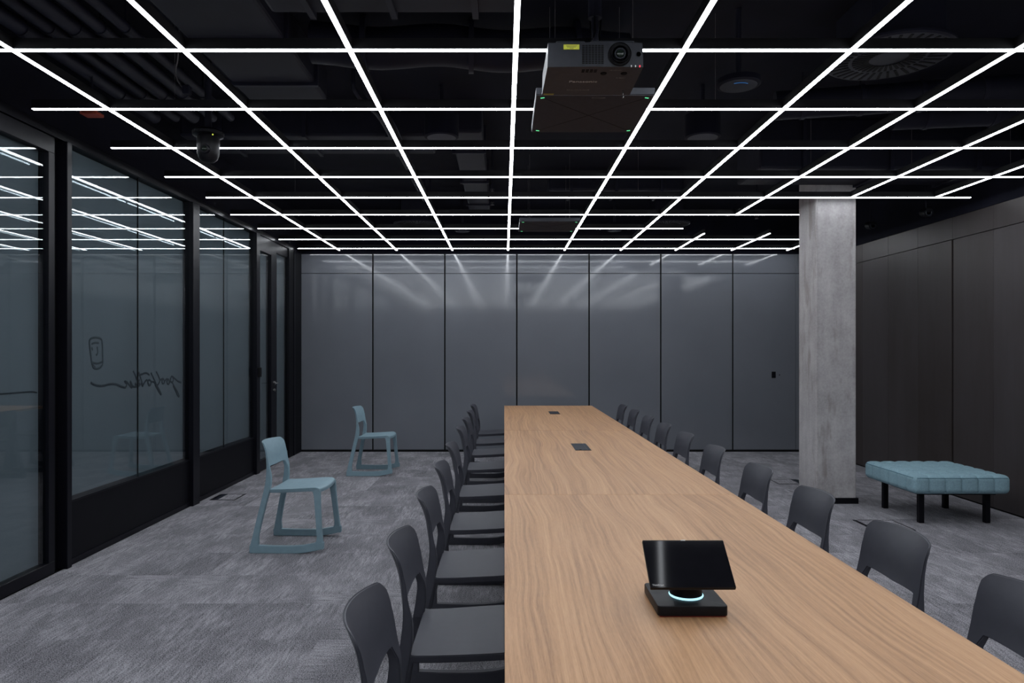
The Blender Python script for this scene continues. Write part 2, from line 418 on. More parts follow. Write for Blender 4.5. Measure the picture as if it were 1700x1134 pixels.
def post(y0, y1, n):
    o = BX('trim_%d' % n, M['frame'], None, XL-.12, XL+.028, y0, y1, 0, 2.845, bev=.003)
    return struct(o, ['black post between sliding door and first glazed bay', 'slim black post between the two glazed bays', 'slim black post between glazed bay and glass door'][n-1], 'post')
p1 = post(yp1a, yp1b, 1); p2 = post(yb1, yp2b, 2); p3 = post(yb3, yp3b, 3)
BX('bay_stile', M['frame'], wl, XL-.12, XL-.002, yp1b+.006, yb0, 0, 2.845)
BX('recess', M['matt'], wl, XL-.14, XL-.05, yl(91), yp1a, 0, 2.845)
# large door at the near left
d1 = sroot('door_1', 'large black framed frosted glass door at the near left', 'door')
dy0, dy1 = 2.2, yl(91)
BX('bottom_rail', M['frame'], d1, XL-.06, XL-.0, dy0, dy1, .005, .082, bev=.002)
BX('top_rail', M['frame'], d1, XL-.06, XL-.0, dy0, dy1, 2.735, 2.84, bev=.002)
BX('stile', M['frame'], d1, XL-.06, XL-.0, yl(81), dy1, .082, 2.735, bev=.002)
BX('stile', M['frame'], d1, XL-.06, XL-.0, dy0, dy0+.06, .082, 2.735, bev=.002)
BX('glass_pane', M['glass'], d1, XL-.030, XL-.020, dy0+.06, yl(81), .082, 2.735)
BX('frosted_pane', M['film'], d1, FX-.012, FX, dy0-.1, yl(81)-.01, .03, 2.80)
BX('filler', M['black'], wl, XL-.12, XL, YF, dy0-.01, 0, 2.845)
# glass door near the back wall
d2 = sroot('door_2', 'narrow glass door with lever handle beside the far wall', 'door')
e0, e1, e2, e3 = yp3b, yl(450), yl(459), yl(479)
BX('bottom_rail', M['frame'], d2, XL-.06, XL, e0, e2, .005, .125, bev=.002)
BX('top_rail', M['frame'], d2, XL-.06, XL, e0, e2, 2.66, 2.84, bev=.002)
BX('stile', M['frame'], d2, XL-.06, XL+.004, e1, e2, .125, 2.66, bev=.002)
BX('glass_pane', M['glass'], d2, XL-.030, XL-.020, e0, e1, .125, 2.66)
BX('frosted_pane', M['film'], d2, FX-.012, FX, e0, e1, .1, 2.7)
BX('side_glass_pane', M['glass'], d2, XL-.030, XL-.020, e2+.01, e3, .1, 2.72)
BX('side_frosted_pane', M['film'], d2, FX-.012, FX, e2, e3, .05, 2.8)
BX('side_top_rail', M['frame'], d2, XL-.06, XL-.01, e2, e3, 2.72, 2.84)
BX('side_bottom_rail', M['frame'], d2, XL-.06, XL-.01, e2, e3, 0, .1)
hy = yl(455)
bm = bmesh.new(); cyl(bm, (XL, hy, 1.045), (XL+.012, hy, 1.045), .025, n=20); cyl(bm, (XL+.01, hy, 1.045), (XL+.055, hy, 1.045), .009, n=12)
tube(bm, [(XL+.05, hy, 1.045), (XL+.055, hy-.03, 1.045), (XL+.055, hy-.13, 1.045)], .009)
mesh_obj('lever_handle', bm, M['chrome'], d2, smooth=True, autos=40)
bm = bmesh.new(); cyl(bm, (XL, hy, .955), (XL+.012, hy, .955), .022, n=20); box(bm, XL+.012, XL+.02, hy-.004, hy+.004, .945, .965)
mesh_obj('lock_cylinder', bm, M['chrome'], d2)
cr = thing('card_reader', 'small black card reader box on post beside the glass door', 'card reader', (XL+.028, (yb3+yp3b)/2, 1.20))
BX('housing', M['matt'], cr, 0, .03, -.03, .03, -.055, .055, bev=.005)
BX('reader_face', M['frame'], cr, .03, .032, -.022, .022, -.045, .045)

# vinyl script and drawing on the frosted layer of the first bay; stroke on the door
def wp(zx, zy, X=FX+.003):
    px = 140+zx/9.447; py = 550+zy/9.447
    Y = 1150*(-X)/(837-px); return (X, Y, 1.45-(py-583)*Y/1150)
def stroke(bm, pts, r): tube(bm, [wp(*p) for p in pts], r, n=5, sub=4)
bm = bmesh.new()
S = [[(105, 805), (150, 836), (230, 858), (310, 855), (380, 834), (450, 826), (520, 838), (580, 868), (645, 886)],
     [(645, 886), (668, 830), (632, 788), (672, 800), (712, 852), (748, 884), (752, 840), (722, 782), (735, 850), (770, 868)],
     [(770, 868), (800, 872), (822, 846), (800, 818), (812, 862), (838, 868), (872, 838), (846, 800), (868, 760)],
     [(768, 625), (800, 690), (838, 780), (882, 842)],
     [(855, 640), (880, 720), (922, 848), (906, 846), (900, 800)],
     [(832, 692), (890, 680), (950, 656), (985, 660), (1022, 684)],
     [(922, 848), (960, 780), (990, 770), (1008, 846), (1040, 836), (1048, 782), (1015, 765), (1002, 800), (1022, 846)],
     [(1048, 652), (1080, 720), (1130, 830), (1208, 982), (1188, 972), (1120, 850), (1100, 800), (1050, 790)],
     [(1128, 635), (1160, 690), (1188, 770), (1175, 810), (1150, 850)],
     [(1188, 770), (1225, 745), (1250, 760), (1252, 815), (1222, 812), (1228, 760)],
     [(1252, 815), (1275, 765), (1300, 750), (1330, 770), (1328, 826), (1300, 815), (1305, 762)],
     [(1328, 826), (1350, 780), (1360, 725), (1380, 708), (1400, 760), (1380, 800), (1352, 780)],
     [(1380, 708), (1430, 750), (1470, 785), (1522, 806)],
     [(1375, 790), (1410, 860), (1462, 950), (1492, 1020), (1470, 1012), (1440, 950), (1395, 850)]]
for s in S: stroke(bm, s, .0095)
for v in bm.verts: v.co.x = FX+.002+(v.co.x-FX-.003)*.15
mesh_obj('script_lettering', bm, M['ink'], win1)
bm = bmesh.new()
stroke(bm, [(82, 180), (100, 120), (180, 98), (260, 120), (284, 180), (290, 350), (293, 500), (262, 560), (195, 588), (142, 562), (118, 480), (98, 330), (82, 180)], .009)
for s in ([(120, 200), (165, 180), (230, 185)], [(205, 240), (212, 340), (188, 378)], [(125, 485), (165, 500), (215, 505), (285, 478)], [(120, 250), (132, 300)], [(130, 510), (150, 550), (175, 560)]):
    stroke(bm, s, .008)
for v in bm.verts: v.co.x = FX+.002+(v.co.x-FX-.003)*.15
mesh_obj('line_drawing', bm, M['ink2'], win1)
bm = bmesh.new()
def wp2(px, py, X=FX+.003):
    Y = 1150*(-X)/(837-px); return (X, Y, 1.45-(py-583)*Y/1150)
tube(bm, [wp2(-60, 657), wp2(-20, 655), wp2(0, 654), wp2(25, 652), wp2(45, 650.6), wp2(54, 650.3), wp2(61, 652)], .0045, n=5)
mesh_obj('painted_stroke', bm, M['ink'], d1)

# ================================================================ LIGHT STRIPS
ZS = 2.88; W2 = .0115
ordn = ['first', 'second', 'third', 'fourth', 'fifth', 'sixth', 'seventh', 'eighth', 'ninth', 'tenth', 'eleventh', 'twelfth', 'thirteenth', 'fourteenth', 'fifteenth', 'sixteenth']
def strip(along, c, a, b_, label, group, wires=()):
    """LED profile; along = 'x' or 'y', c = fixed coordinate"""
    mid = (a+b_)/2
    if along == 'x': t = thing('linear_light', label, 'light', (mid, c, ZS), 0, group)
    else: t = thing('linear_light', label, 'light', (c, mid, ZS), math.pi/2, group)
    h = (b_-a)/2
    zo = .001 if along == 'y' else 0
    BX('profile', M['alu'], t, -h, h, -W2-.002, W2+.002, .004+zo, .055+zo)
    BX('diffuser', M['led'], t, -h, h, -W2, W2, 0+zo, .0038+zo)
    for wx in wires:
        bm = bmesh.new(); cyl(bm, (wx-mid, 0, .05), (wx-mid, 0, ZC-ZS), .0012, n=6)
        mesh_obj('suspension_wire', bm, M['wire'], t)
rowsY = [1644.5/d_ for d_ in (170, 185, 203, 226, 254.5, 288.5, 336.5, 401, 498.5)]
rl = [-2.88, -2.89, -2.88, -2.87, -2.78, -2.79, -2.77, -2.79, -2.79]
rr = [4.05, 4.05, 2.09, 3.30, 4.35, 4.27, 4.32, 4.32, 4.32]
g1 = 'cross light strips of the ceiling grid'
for i in range(9):
    strip('x', rowsY[i], rl[i], rr[i], 'white glowing ceiling light strip running crosswise, %s from the far wall' % ordn[i], g1, (-1.95, 1.25) if i in (4, 7) else ())
g3 = 'light strips overhead and behind the viewer'
for k in range(1, 8):
    strip('x', rowsY[8]-.797*k, -2.79, 4.32, 'crosswise ceiling light strip out of view, %s behind the nearest visible one' % ordn[k-1], g3)
g2 = 'long light strips of the ceiling grid'
Y0 = -2.5; YE = 1644.5/167
LX = [-2.343, -1.527, -.735, .055, .857, 1.655, 2.435, 3.235, 4.02]
for i in range(6):
    strip('y', LX[i], Y0, YE, 'long white ceiling light strip towards the far wall, %s from the glass wall' % ordn[i], g2)
nm = ['long white light strip ending right of the far hanging panel above the table side', 'long white light strip ending at the concrete column top', 'long white light strip nearest the dark steel wall']
for i, ye in ((6, rowsY[3]), (7, rowsY[4]), (8, rowsY[4])): strip('y', LX[i], Y0, ye-.018, nm[i-6], g2, (5.5,) )
nm = ['short white light strip by the far wall, leftmost of three', 'short white light strip by the far wall, middle of three', 'short white light strip by the far wall, partly behind the column']
for i in (6, 7, 8): strip('y', LX[i], 1644.5/195, YE, nm[i-6], 'short light strips by the far wall')

# ================================================================ TABLE
TX0, TX1 = .001, 1.142
tab = thing('conference_table', 'very long oak veneer meeting table made of three tops', 'table', (.57, 4.83, 0))
def TP(*d): return tuple(v-(.57 if k < 2 else 4.83 if k < 4 else 0) for k, v in enumerate(d))
for k, (a, b_) in enumerate(((.63, 3.43), (3.4315, 6.21), (6.2115, 9.02))):
    mid = (a+b_)/2
    bm = bmesh.new(); box(bm, TX0-.57, TX1-.57, a-mid, b_-mid, .715, .74, bev=.0012)
    mesh_obj('tabletop', bm, M['wood'], tab, loc=(0, mid-4.83, 0))
    for yy in (a+.35, b_-.35):
        bm = bmesh.new()
        box(bm, *TP(.22, .27, yy-.03, yy+.03), .0, .70); box(bm, *TP(.87, .92, yy-.03, yy+.03), 0, .70)
        box(bm, *TP(.27, .87, yy-.03, yy+.03), .65, .70)
        mesh_obj('leg_frame', bm, M['black'], tab)
    BX('beam', M['black'], tab, *TP(.5, .64, a+.1, b_-.1), .70, .714)
def power_box(x0, x1, y0, y1, label):
    t = thing('table_power_box', label, 'socket box', ((x0+x1)/2, (y0+y1)/2, .74), 0, 'power boxes in the table top')
    hx, hy = (x1-x0)/2, (y1-y0)/2
    BX('frame', M['frame'], t, -hx, hx, -hy, hy, 0, .0022, bev=.0006)
    BX('lid', M['box'], t, -hx+.004, hx-.028, -hy+.005, hy-.005, .0022, .0035, bev=.0005)
    BX('cable_slot', M['matt'], t, -hx+.03, -hx+.045, -hy+.004, -hy+.03, .0035, .004)
    BX('side_lid', M['box'], t, hx-.025, hx-.004, -hy+.005, hy-.005, .0022, .0035, bev=.0005)
power_box(.510, .625, 4.951, 5.309, 'dark flush socket box in the middle section of the table')
power_box(.517, .633, 7.80, 8.14, 'dark flush socket box near the far end of the table')

# ---------------------------------------------------------------- conference controller on the table
dv = thing('conference_touch_panel', 'black tilted touch screen on square base with glowing ring', 'touch screen', (.504, 1.94, .74))
bm = bmesh.new()
pts = []
for cx_, cy_, a0 in ((.082, .083, 0), (-.082, .083, 90), (-.082, -.083, 180), (.082, -.083, 270)):
    for k in range(7):
        a_ = math.radians(a0+15*k); pts.append((cx_, cy_, math.cos(a_), math.sin(a_)))
rings = []
for z, rr_ in ((.004, .0115), (.006, .012), (.0275, .012), (.0292, .0112), (.030, .0095)):
    rings.append([bm.verts.new((x+c_*rr_, y+s_*rr_, z)) for x, y, c_, s_ in pts])
for p_, q_ in zip(rings, rings[1:]):
    for i in range(len(pts)): bm.faces.new((p_[i], p_[(i+1) % len(pts)], q_[(i+1) % len(pts)], q_[i]))
bm.faces.new(rings[0][::-1]); bm.faces.new(rings[-1])
mesh_obj('base', bm, M['tech'], dv, smooth=True, autos=35)
BX('rubber_foot', M['redrub'], dv, -.088, .088, -.09, .089, 0, .004)
bm = bmesh.new(); lathe(bm, [(.046, .030), (.0475, .0325), (.046, .035)], (.003, -.008, 0), 40); mesh_obj('light_ring', bm, M['cyan'], dv, smooth=True)
# neck follows up to the back of the screen
bm = bmesh.new(); lathe(bm, [(.045, .034), (.043, .05), (.040, .085), (.034, .110)], (.003, -.006, 0), 40); mesh_obj('neck', bm, M['tech'], dv, smooth=True, autos=35)
u = Vector((0, .11, .095)).normalized(); nrm = Vector((0, -.095, .11)).normalized(); xv = Vector((1, 0, 0))
org = Vector((-.0115, 1.855-1.94, .1425))
mt = Matrix((( xv.x, u.x, nrm.x, org.x), (xv.y, u.y, nrm.y, org.y), (xv.z, u.z, nrm.z, org.z), (0, 0, 0, 1)))
def SCR(name, material, *d, bev=0):
    bm = bmesh.new(); box(bm, *d, bev=bev, seg=2); bmesh.ops.transform(bm, matrix=mt, verts=bm.verts); return mesh_obj(name, bm, material, dv)
SCR('screen_body', M['tech'], -.1115, .1115, -.0727, .0727, -.012, -.001, bev=.0025)
sg = SCR('screen_glass', M['screen'], -.1105, .1105, -.0715, .0685, -.001, .0002)
SCR('status_light', M['white'], -.006, .006, .0697, .0722, -.0012, .0003)
tx = text('screen_lettering', 'ThinkSmart', .0066, M['white'], dv, mt @ Matrix.Translation((-.091, -.0655, .0006)), ext=.0002)
tx['label'] = 'small white lettering at lower left of the screen'

# ================================================================ CHAIRS
def tz(z):    # half width of the frame centre line at height z (legs splay outwards)
    return .238-.045*min(1, z/.46) - (.0 if z < .46 else .012*(z-.46)/.33)
def interp(tabl, z):
    for (z0, a0), (z1, a1) in zip(tabl, tabl[1:]):
        if z <= z1:
            k = (z-z0)/(z1-z0); k = max(0, min(1, k)); return a0+(a1-a0)*k
    return tabl[-1][1]
BACKE = [(0, 0), (.06, .006), (.25, .046), (.43, .086), (.50, .099), (.56, .105), (.62, .106), (.68, .102), (.73, .094), (.765, .083), (.79, .073)]
THK = [(0, .045), (.06, .043), (.25, .040), (.43, .042), (.47, .042), (.52, .036), (.57, .029), (.62, .018), (.70, .011), (.79, .008)]
def chair_mesh():
    parts = {}
    # ---- backrest with its two short uprights
    bm = bmesh.new(); Nn = 24; V = {}
    us = [-1+2*i/Nn for i in range(Nn+1)]; inner = .82
    us = sorted(set([-1, -.975, -.945, -.90, -.85, -inner]+[-inner+2*inner*i/22 for i in range(23)]+[.85, .90, .945, .975, 1]))
    def zt(uu):
        a = abs(uu); return .788-.004*a*a-(.026*((a-.86)/.14)**2.6 if a > .86 else 0)
    def zb(uu):
        a = abs(uu)
        if a >= inner: return .565
        k = max(0, (a-.70)/(inner-.70)); return .602+.008*a-.046*(1-math.sqrt(max(0, 1-k**2.2)))
    def pos(uu, z, front):
        hw = tz(z)+.016
        s = interp(BACKE, z); th = interp(THK, z)
        bow = -(1-abs(uu)**2.1)*interp([(0, 0), (.54, 0), (.61, .026), (.70, .036), (.79, .056)], z)
        # at the very edges the sheet is a bit thicker
        return Vector((s+bow+(th if front else 0), uu*hw, z))
    rows = 10; quads = []
    lat = {}
    for i, uu in enumerate(us):
        for j in range(rows+1):
            z = zb(uu)+(zt(uu)-zb(uu))*j/rows
            for f in (0, 1): lat[i, j, f] = bm.verts.new(pos(uu, z, f))
    for i in range(len(us)-1):
        for j in range(rows): quads.append(((i, j), (i+1, j), (i+1, j+1), (i, j+1)))
    low = [.43, .49, .54]
    for i, uu in enumerate(us):
        if abs(uu) >= inner-1e-6:
            for k, z in enumerate(low):
                for f in (0, 1): lat[i, -3+k, f] = bm.verts.new(pos(uu, z, f))
    for i in range(len(us)-1):
        if (i, -1, 0) in lat and (i+1, -1, 0) in lat and us[i]*us[i+1] > 0:
            for j in (-3, -2, -1): quads.append(((i, j), (i+1, j), (i+1, j+1), (i, j+1)))
    edges = {}
    for q in quads:
        bm.faces.new([lat[a, b_, 1] for a, b_ in q]); bm.faces.new([lat[a, b_, 0] for a, b_ in q[::-1]])
        for k in range(4):
            e = (q[k], q[(k+1) % 4]); key = tuple(sorted(e)); edges[key] = edges.get(key, 0)+1
    for (a, b_), n in edges.items():
        if n == 1: bm.faces.new((lat[a[0], a[1], 0], lat[b_[0], b_[1], 0], lat[b_[0], b_[1], 1], lat[a[0], a[1], 1]))
    parts['backrest'] = [bm]
    # ---- side members: list of (front/back) outline pairs swept to a section
    def member(pairs, side, wth):
        bm = bmesh.new(); prev = None
        for k, ((s0, z0), (s1, z1)) in enumerate(pairs):
            w_ = wth
            r = [bm.verts.new((s, side*(tz(z)+dt), z)) for (s, z, dt) in ((s0, z0, -w_), (s1, z1, -w_), (s1, z1, w_), (s0, z0, w_))]
            if prev:
                for a in range(4): bm.faces.new((prev[a], prev[(a+1) % 4], r[(a+1) % 4], r[a]))
            else: bm.faces.new(r[::-1])
            prev = r
        bm.faces.new(prev)
        return bm
    legs = []; runners = []
    for side in (-1, 1):
        rear = []
        for z in (0.001, .03, .06, .12, .20, .28, .36, .41, .455):
            s = interp(BACKE, z); th = interp(THK, z)
            ext_ = .016*max(0, 1-abs(z-.055)/.05) if z < .1 else 0
            rear.append(((s, z), (s+th+ext_+0, z)))
        legs.append(member(rear, side, .016))
        front = []
        for z, a, b_ in ((.452, .432, .494), (.43, .448, .500), (.40, .4555, .5005), (.30, .4665, .5065), (.20, .4770, .5140), (.12, .4850, .5220), (.09, .483, .526), (.078, .474, .528), (.030, .49, .5345)):
            front.append(((a, z), (b_, z)))
        legs.append(member(front[::-1], side, .016))
        run = []
        for s, zlo, zhi in ((.0, .0, .058), (.05, 0, .056), (.15, 0, .052), (.25, 0, .051), (.33, 0, .053), (.39, .004, .058), (.46, .017, .072), (.49, .024, .078), (.535, .034, .082)):
            run.append(((s, zlo), (s, zhi)))
        runners.append(member(run, side, .0165))
    parts['leg'] = legs; parts['runner'] = runners
    # ---- seat: rounded slab, dished, front edge rolled down
    bm = bmesh.new(); ns, nt_ = 20, 20; lat = {}
    for i in range(ns+1):
        for j in range(nt_+1):
            a = -1+2*i/ns; t = -1+2*j/nt_
            # squircle mapping rounds the front corners
            k = .0 if a < 0 else .17
            aa = a*(1-k*.5*t*t*abs(a)**3); tt = t*(1-k*.55*max(0, a)**4*abs(t))
            s = .318+.192*aa; hw = .209+.014*(a+1)/2
            zz = .458-.012*(1-t*t)*(1-.6*abs(a)) + .006*max(0, -a-.5) - .016*max(0, a-.72)**2/.08
            if a < -.9: zz += .003
            zz += .011*a
            lat[i, j, 1] = bm.verts.new((s, tt*hw, zz))
            ed = min(1-abs(a), 1-abs(t)); th = .026 if ed < .11 else .014
            lat[i, j, 0] = bm.verts.new((s, tt*(hw-.004), zz-th))
    for i in range(ns):
        for j in range(nt_):
            bm.faces.new([lat[p, q, 1] for p, q in ((i, j), (i+1, j), (i+1, j+1), (i, j+1))])
            bm.faces.new([lat[p, q, 0] for p, q in ((i, j), (i, j+1), (i+1, j+1), (i+1, j))])
    loop = [(i, 0) for i in range(ns)]+[(ns, j) for j in range(nt_)]+[(i, nt_) for i in range(ns, 0, -1)]+[(0, j) for j in range(nt_, 0, -1)]
    for p, q in zip(loop, loop[1:]+loop[:1]): bm.faces.new((lat[p[0], p[1], 0], lat[q[0], q[1], 0], lat[q[0], q[1], 1], lat[p[0], p[1], 1]))
    parts['seat'] = [bm]
    return parts
def make_chair(mat_, label, loc, rz, group=None):
    t = thing('side_chair', label, 'chair', loc, rz, group)
    for nme, bms in chair_mesh().items():
        for bm in bms:
            bmesh.ops.recalc_face_normals(bm, faces=bm.faces[:])
            es = [e for e in bm.edges if len(e.link_faces) == 2 and e.calc_face_angle(0) > math.radians(50) and not (nme in ('leg', 'backrest') and all(.425 < v.co.z < .47 for v in e.verts))]
            bmesh.ops.bevel(bm, geom=es, offset=.0035, segments=2, affect='EDGES', clamp_overlap=True)
            mesh_obj(nme, bm, mat_, t, smooth=True, autos=38)
    return t
leftY = [1.82, 2.48, 3.26, 4.07, 4.96, 6.03, 6.86, 7.68, 8.53]
rightY = [1.90, 2.56, 3.26, 3.97, 4.78, 5.56, 6.29, 7.02, 7.77, 8.50]
gl, gr_ = 'charcoal chairs on the left side of the table', 'charcoal chairs on the right side of the table'
def lab(i, n, side):
    if i == 0: return 'charcoal plastic chair nearest the viewer, %s side of the table' % side
    if i == n-1: return 'charcoal plastic chair at the far end, %s side of the table' % side
    return 'charcoal plastic chair, %s from the near end on the %s side of the table' % (ordn[i], side)
LXC, RXC = -.435, 1.535
c0 = make_chair(M['chair'], lab(0, 9, 'left'), (LXC, leftY[0], 0), 0, gl)
for i, y in enumerate(leftY[1:], 1): dup(c0, (LXC+random.uniform(-.006, .006), y, 0), random.uniform(-.008, .008), lab(i, 9, 'left'), gl)
for i, y in enumerate(rightY): dup(c0, (RXC+random.uniform(-.006, .006), y, 0), math.pi+random.uniform(-.01, .01), lab(i, 10, 'right'), gr_)
gb = 'pale blue chairs by the glass wall'
b0 = make_chair(M['blue'], 'pale blue plastic chair on open carpet, nearer of the two', (-1.82, 5.22, 0), -.035, gb)
dup(b0, (-1.825, 8.285, 0), -.03, 'pale blue plastic chair near the far wall, farther of the two', gb)

# ================================================================ OTTOMAN
ot = thing('tufted_ottoman', 'square pale blue quilted ottoman on black legs by the dark wall', 'ottoman', (3.795, 6.13, 0))
H = .405; z0o, z1o = .262, .420; R_ = .045; NS = 130
bm = bmesh.new()
bmesh.ops.create_cube(bm, size=2)
bmesh.ops.subdivide_edges(bm, edges=bm.edges[:], cuts=NS-1, use_grid_fill=True)
hz = (z1o-z0o)/2; cz = (z0o+z1o)/2
def seam(v, ncell):
    # distance (metres) to nearest seam line for coordinate v in -H..H with ncell cells
    c = 2*H/ncell; d = abs(((v+H) % c)); d = min(d, c-d); return d
for v in bm.verts:
    p = v.co.copy(); n = p.normalized()
    P = Vector((p.x*H, p.y*H, p.z*hz))
    inn = Vector((max(-H+R_, min(H-R_, P.x)), max(-H+R_, min(H-R_, P.y)), max(-hz+R_, min(hz-R_, P.z))))
    d = P-inn
    nn = d.normalized() if d.length > 1e-6 else Vector((0, 0, 1))
    Q = inn+nn*R_ if d.length > 1e-6 else P
    ins = 0
    def prof(d_): return .014*math.exp(-(d_/.0065)**2)+.007*math.exp(-(d_/.030)**2)
    fx = abs(nn.x); fy = abs(nn.y); fz = abs(nn.z)
    edgex = H-abs(Q.x); edgey = H-abs(Q.y)
    dx = seam(Q.x, 6) if edgex > .03 else 1; dy = seam(Q.y, 6) if edgey > .03 else 1
    if fz > .3 and nn.z > 0: ins = max(prof(dx), prof(dy))
    elif nn.z <= .3 and fz < .95: ins = max(prof(dx)*(fy > .5), prof(dy)*(fx > .5))*.9
    Q = Q-nn*ins
    if nn.z > .5: Q.z += .008*(1-(Q.x/H)**2)*(1-(Q.y/H)**2)
    v.co = Vector((Q.x, Q.y, Q.z+cz))
mesh_obj('cushion', bm, M['fabric'], ot, smooth=True)
bm = bmesh.new(); a = H-.006
pts = [(-a+.03, -a), (a-.03, -a), (a, -a+.03), (a, a-.03), (a-.03, a), (-a+.03, a), (-a, a-.03), (-a, -a+.03)]
ring = [Vector((x, y, z1o-.022)) for x, y in pts]; tube(bm, ring+[ring[0]], .0028, n=6, sub=1)
mesh_obj('piping', bm, M['piping'], ot)
bm = bmesh.new(); f = .325
for q in ((-f, f, -f, -f+.035), (-f, f, f-.035, f), (-f, -f+.035, -f+.035, f-.035), (f-.035, f, -f+.035, f-.035)): box(bm, *q, .246, .264)
mesh_obj('base_frame', bm, M['black'], ot)
for lx, ly in ((-.275, -.273), (.282, -.273), (-.275, .273), (.282, .273)):
    BX('leg', M['black'], ot, lx-.021, lx+.021, ly-.021, ly+.021, 0, .248, bev=.002)

# ================================================================ FLOOR BOXES
def floor_box(x, y, w_, d_, label, rz=0, flap=True):
    t = thing('floor_box', label, 'floor box', (x, y, 0), rz, 'floor boxes in the carpet')
    h, k = w_/2, d_/2; bm = bmesh.new(); e = .012
    box(bm, -h, h, -k, -k+e, 0, .003); box(bm, -h, h, k-e, k, 0, .003); box(bm, -h, -h+e, -k+e, k-e, 0, .003); box(bm, h-e*2.2, h, -k+e, k-e, 0, .003)
    mesh_obj('frame', bm, M['frame'], t)
    BX('carpet_lid', M['carpet'], t, -h+e, h-e*2.2-(.05 if flap else 0), -k+e, k-e, 0, .002)
    if flap: BX('cable_flap', M['box'], t, h-e*2.2-.048, h-e*2.2-.002, -k+e, k-e, 0, .0025)
floor_box(-2.745, 6.88, .25, .28, 'square floor box in the carpet beside the glass wall', math.pi)
floor_box(3.15, 7.69, .31, .28, 'square floor box in the carpet behind the concrete column')
floor_box(3.16, 5.77, .34, .34, 'square floor box in the carpet in front of the ottoman', math.pi, False)

# ================================================================ PROJECTOR, CEILING PANELS, CAMERA
pj = thing('projector', 'graphite ceiling projector with round lens and yellow sticker', 'projector', (.395, 3.165, 2.68))
PW, PD, PH = .2075, .165, .105
bm = bmesh.new()
# body: front face slightly bowed, sides taper a little to the rear
prof = [(-PW, -PD), (-.12, -PD-.004), (0, -PD-.006), (.12, -PD-.004), (PW, -PD), (PW, PD), (-PW-.006, PD)]
lo = [bm.verts.new((x, y, 0)) for x, y in prof]; hi = [bm.verts.new((x*(.985), y, PH)) for x, y in prof]
bm.faces.new(lo[::-1]); bm.faces.new(hi)
for i in range(len(prof)): bm.faces.new((lo[i], lo[(i+1) % len(prof)], hi[(i+1) % len(prof)], hi[i]))
bmesh.ops.bevel(bm, geom=[e for e in bm.edges if e.calc_face_angle(0) > .6], offset=.004, segments=2, affect='EDGES')
o = mesh_obj('body', bm, [M['proj'], M['projb']], pj)
for p in o.data.polygons:
    if p.normal.z < -.7: p.material_index = 1
o = BX('top_cover', M['proj'], pj, -.17, -.045, -PD+.004, PD-.02, PH, PH+.012, bev=.004)
o = BX('top_cover', M['proj'], pj, -.02, .17, -PD+.004, PD-.02, PH, PH+.013, bev=.004)
fy = -PD-.006
bm = bmesh.new()
lathe(bm, [(.047, -.004), (.0495, -.008), (.0505, .004), (.045, .006)], (.104, fy, .053), 40, 'y'); mesh_obj('lens_surround', bm, M['matt'], pj, smooth=True, autos=35)
bm = bmesh.new(); lathe(bm, [(.031, -.002), (.034, -.014), (.036, -.014), (.038, -.002)], (.104, fy-.004, .050), 40, 'y'); mesh_obj('lens_ring', bm, M['black'], pj, smooth=True, autos=35)
bm = bmesh.new(); lathe(bm, [(.020, -.018), (.0205, -.022), (.0235, -.022), (.025, -.004)], (.103, fy-.002, .048), 40, 'y'); mesh_obj('inner_ring', bm, M['micside'], pj, smooth=True, autos=35)
bm = bmesh.new(); lathe(bm, [(.0195, -.016), (.013, -.021), (.004, -.023)], (.103, fy-.003, .048), 32, 'y'); mesh_obj('lens', bm, M['lens'], pj, smooth=True)
# vent: grid of recessed dark slots
bm = bmesh.new()
for i in range(7):
    for j in range(11):
        x = -.058+i*.0137; z = .012+j*.0076
        box(bm, x, x+.0108, fy-.0006, fy+.004, z, z+.0052)
o = mesh_obj('vent_slots', bm, M['matt'], pj); o['kind'] = 'stuff'
BX('warning_sticker', M['yellow'], pj, -.138, -.070, fy-.0012, fy+.003, .074, .095)
for zz, ww in ((.088, .046), (.083, .038), (.078, .018)):
    BX('sticker_print', M['projb'], pj, -.104-ww/2, -.104+ww/2, fy-.0016, fy-.001, zz, zz+.0018)
BX('warning_sticker', M['dyellow'], pj, -.206, -.158, .142, .160, -.0012, .001)
for k, (x, m_) in enumerate(((.155, 'white'), (.173, 'white'), (.192, 'red'))):
    BX('status_light', M[m_], pj, x-.0022, x+.0022, fy+.0005, fy+.006, -.001, .0065)
bm = bmesh.new(); lathe(bm, [(.0095, -.001), (.010, -.0016), (.011, -.001)], (.187, fy+.003, .055), 20, 'y'); mesh_obj('sensor_window', bm, M['proj'], pj)
for x in (.045, .135):
    bm = bmesh.new(); lathe(bm, [(.012, -.004), (.015, 0), (.015, .002)], (x, -.098, 0), 20); mesh_obj('adjuster_foot', bm, M['matt'], pj)
# lettering faces down; readable from in front
dn = Matrix(((1, 0, 0, 0), (0, -1, 0, 0), (0, 0, -1, 0), (0, 0, 0, 1)))   # rotate 180 about X
def dtext(s, size, x, y, m_, parent=pj, z=-.0008, xs=1): return text('lettering', s, size, m_, parent, Matrix.Translation((x, y, z)) @ dn, ext=.0003, xs=xs)
dtext('Panasonic', .030, -.035, -.005, M['white'], xs=1.1)
dtext('SOLID STATE SHINE', .012, -.048, .095, M['greyp'])
dtext('4K READY', .009, .128, -.048, M['greyp'])
dtext('USB HDMI LAN', .008, .092, -.135, M['greyp'])
bm = bmesh.new()
for i in range(4):
    for j in range(3): box(bm, -.055+i*.018, -.042+i*.018, -.14+j*.012, -.134+j*.012, -.001, .001)
o = mesh_obj('bottom_vent_slots', bm, M['matt'], pj); o['kind'] = 'stuff'
bm = bmesh.new(); box(bm, -.03, .07, -.06, .06, PH+.013, PH+.035, bev=.004); box(bm, -.055, .085, -.012, .012, PH+.013, PH+.022)
mesh_obj('mounting_plate', bm, M['black'], pj)
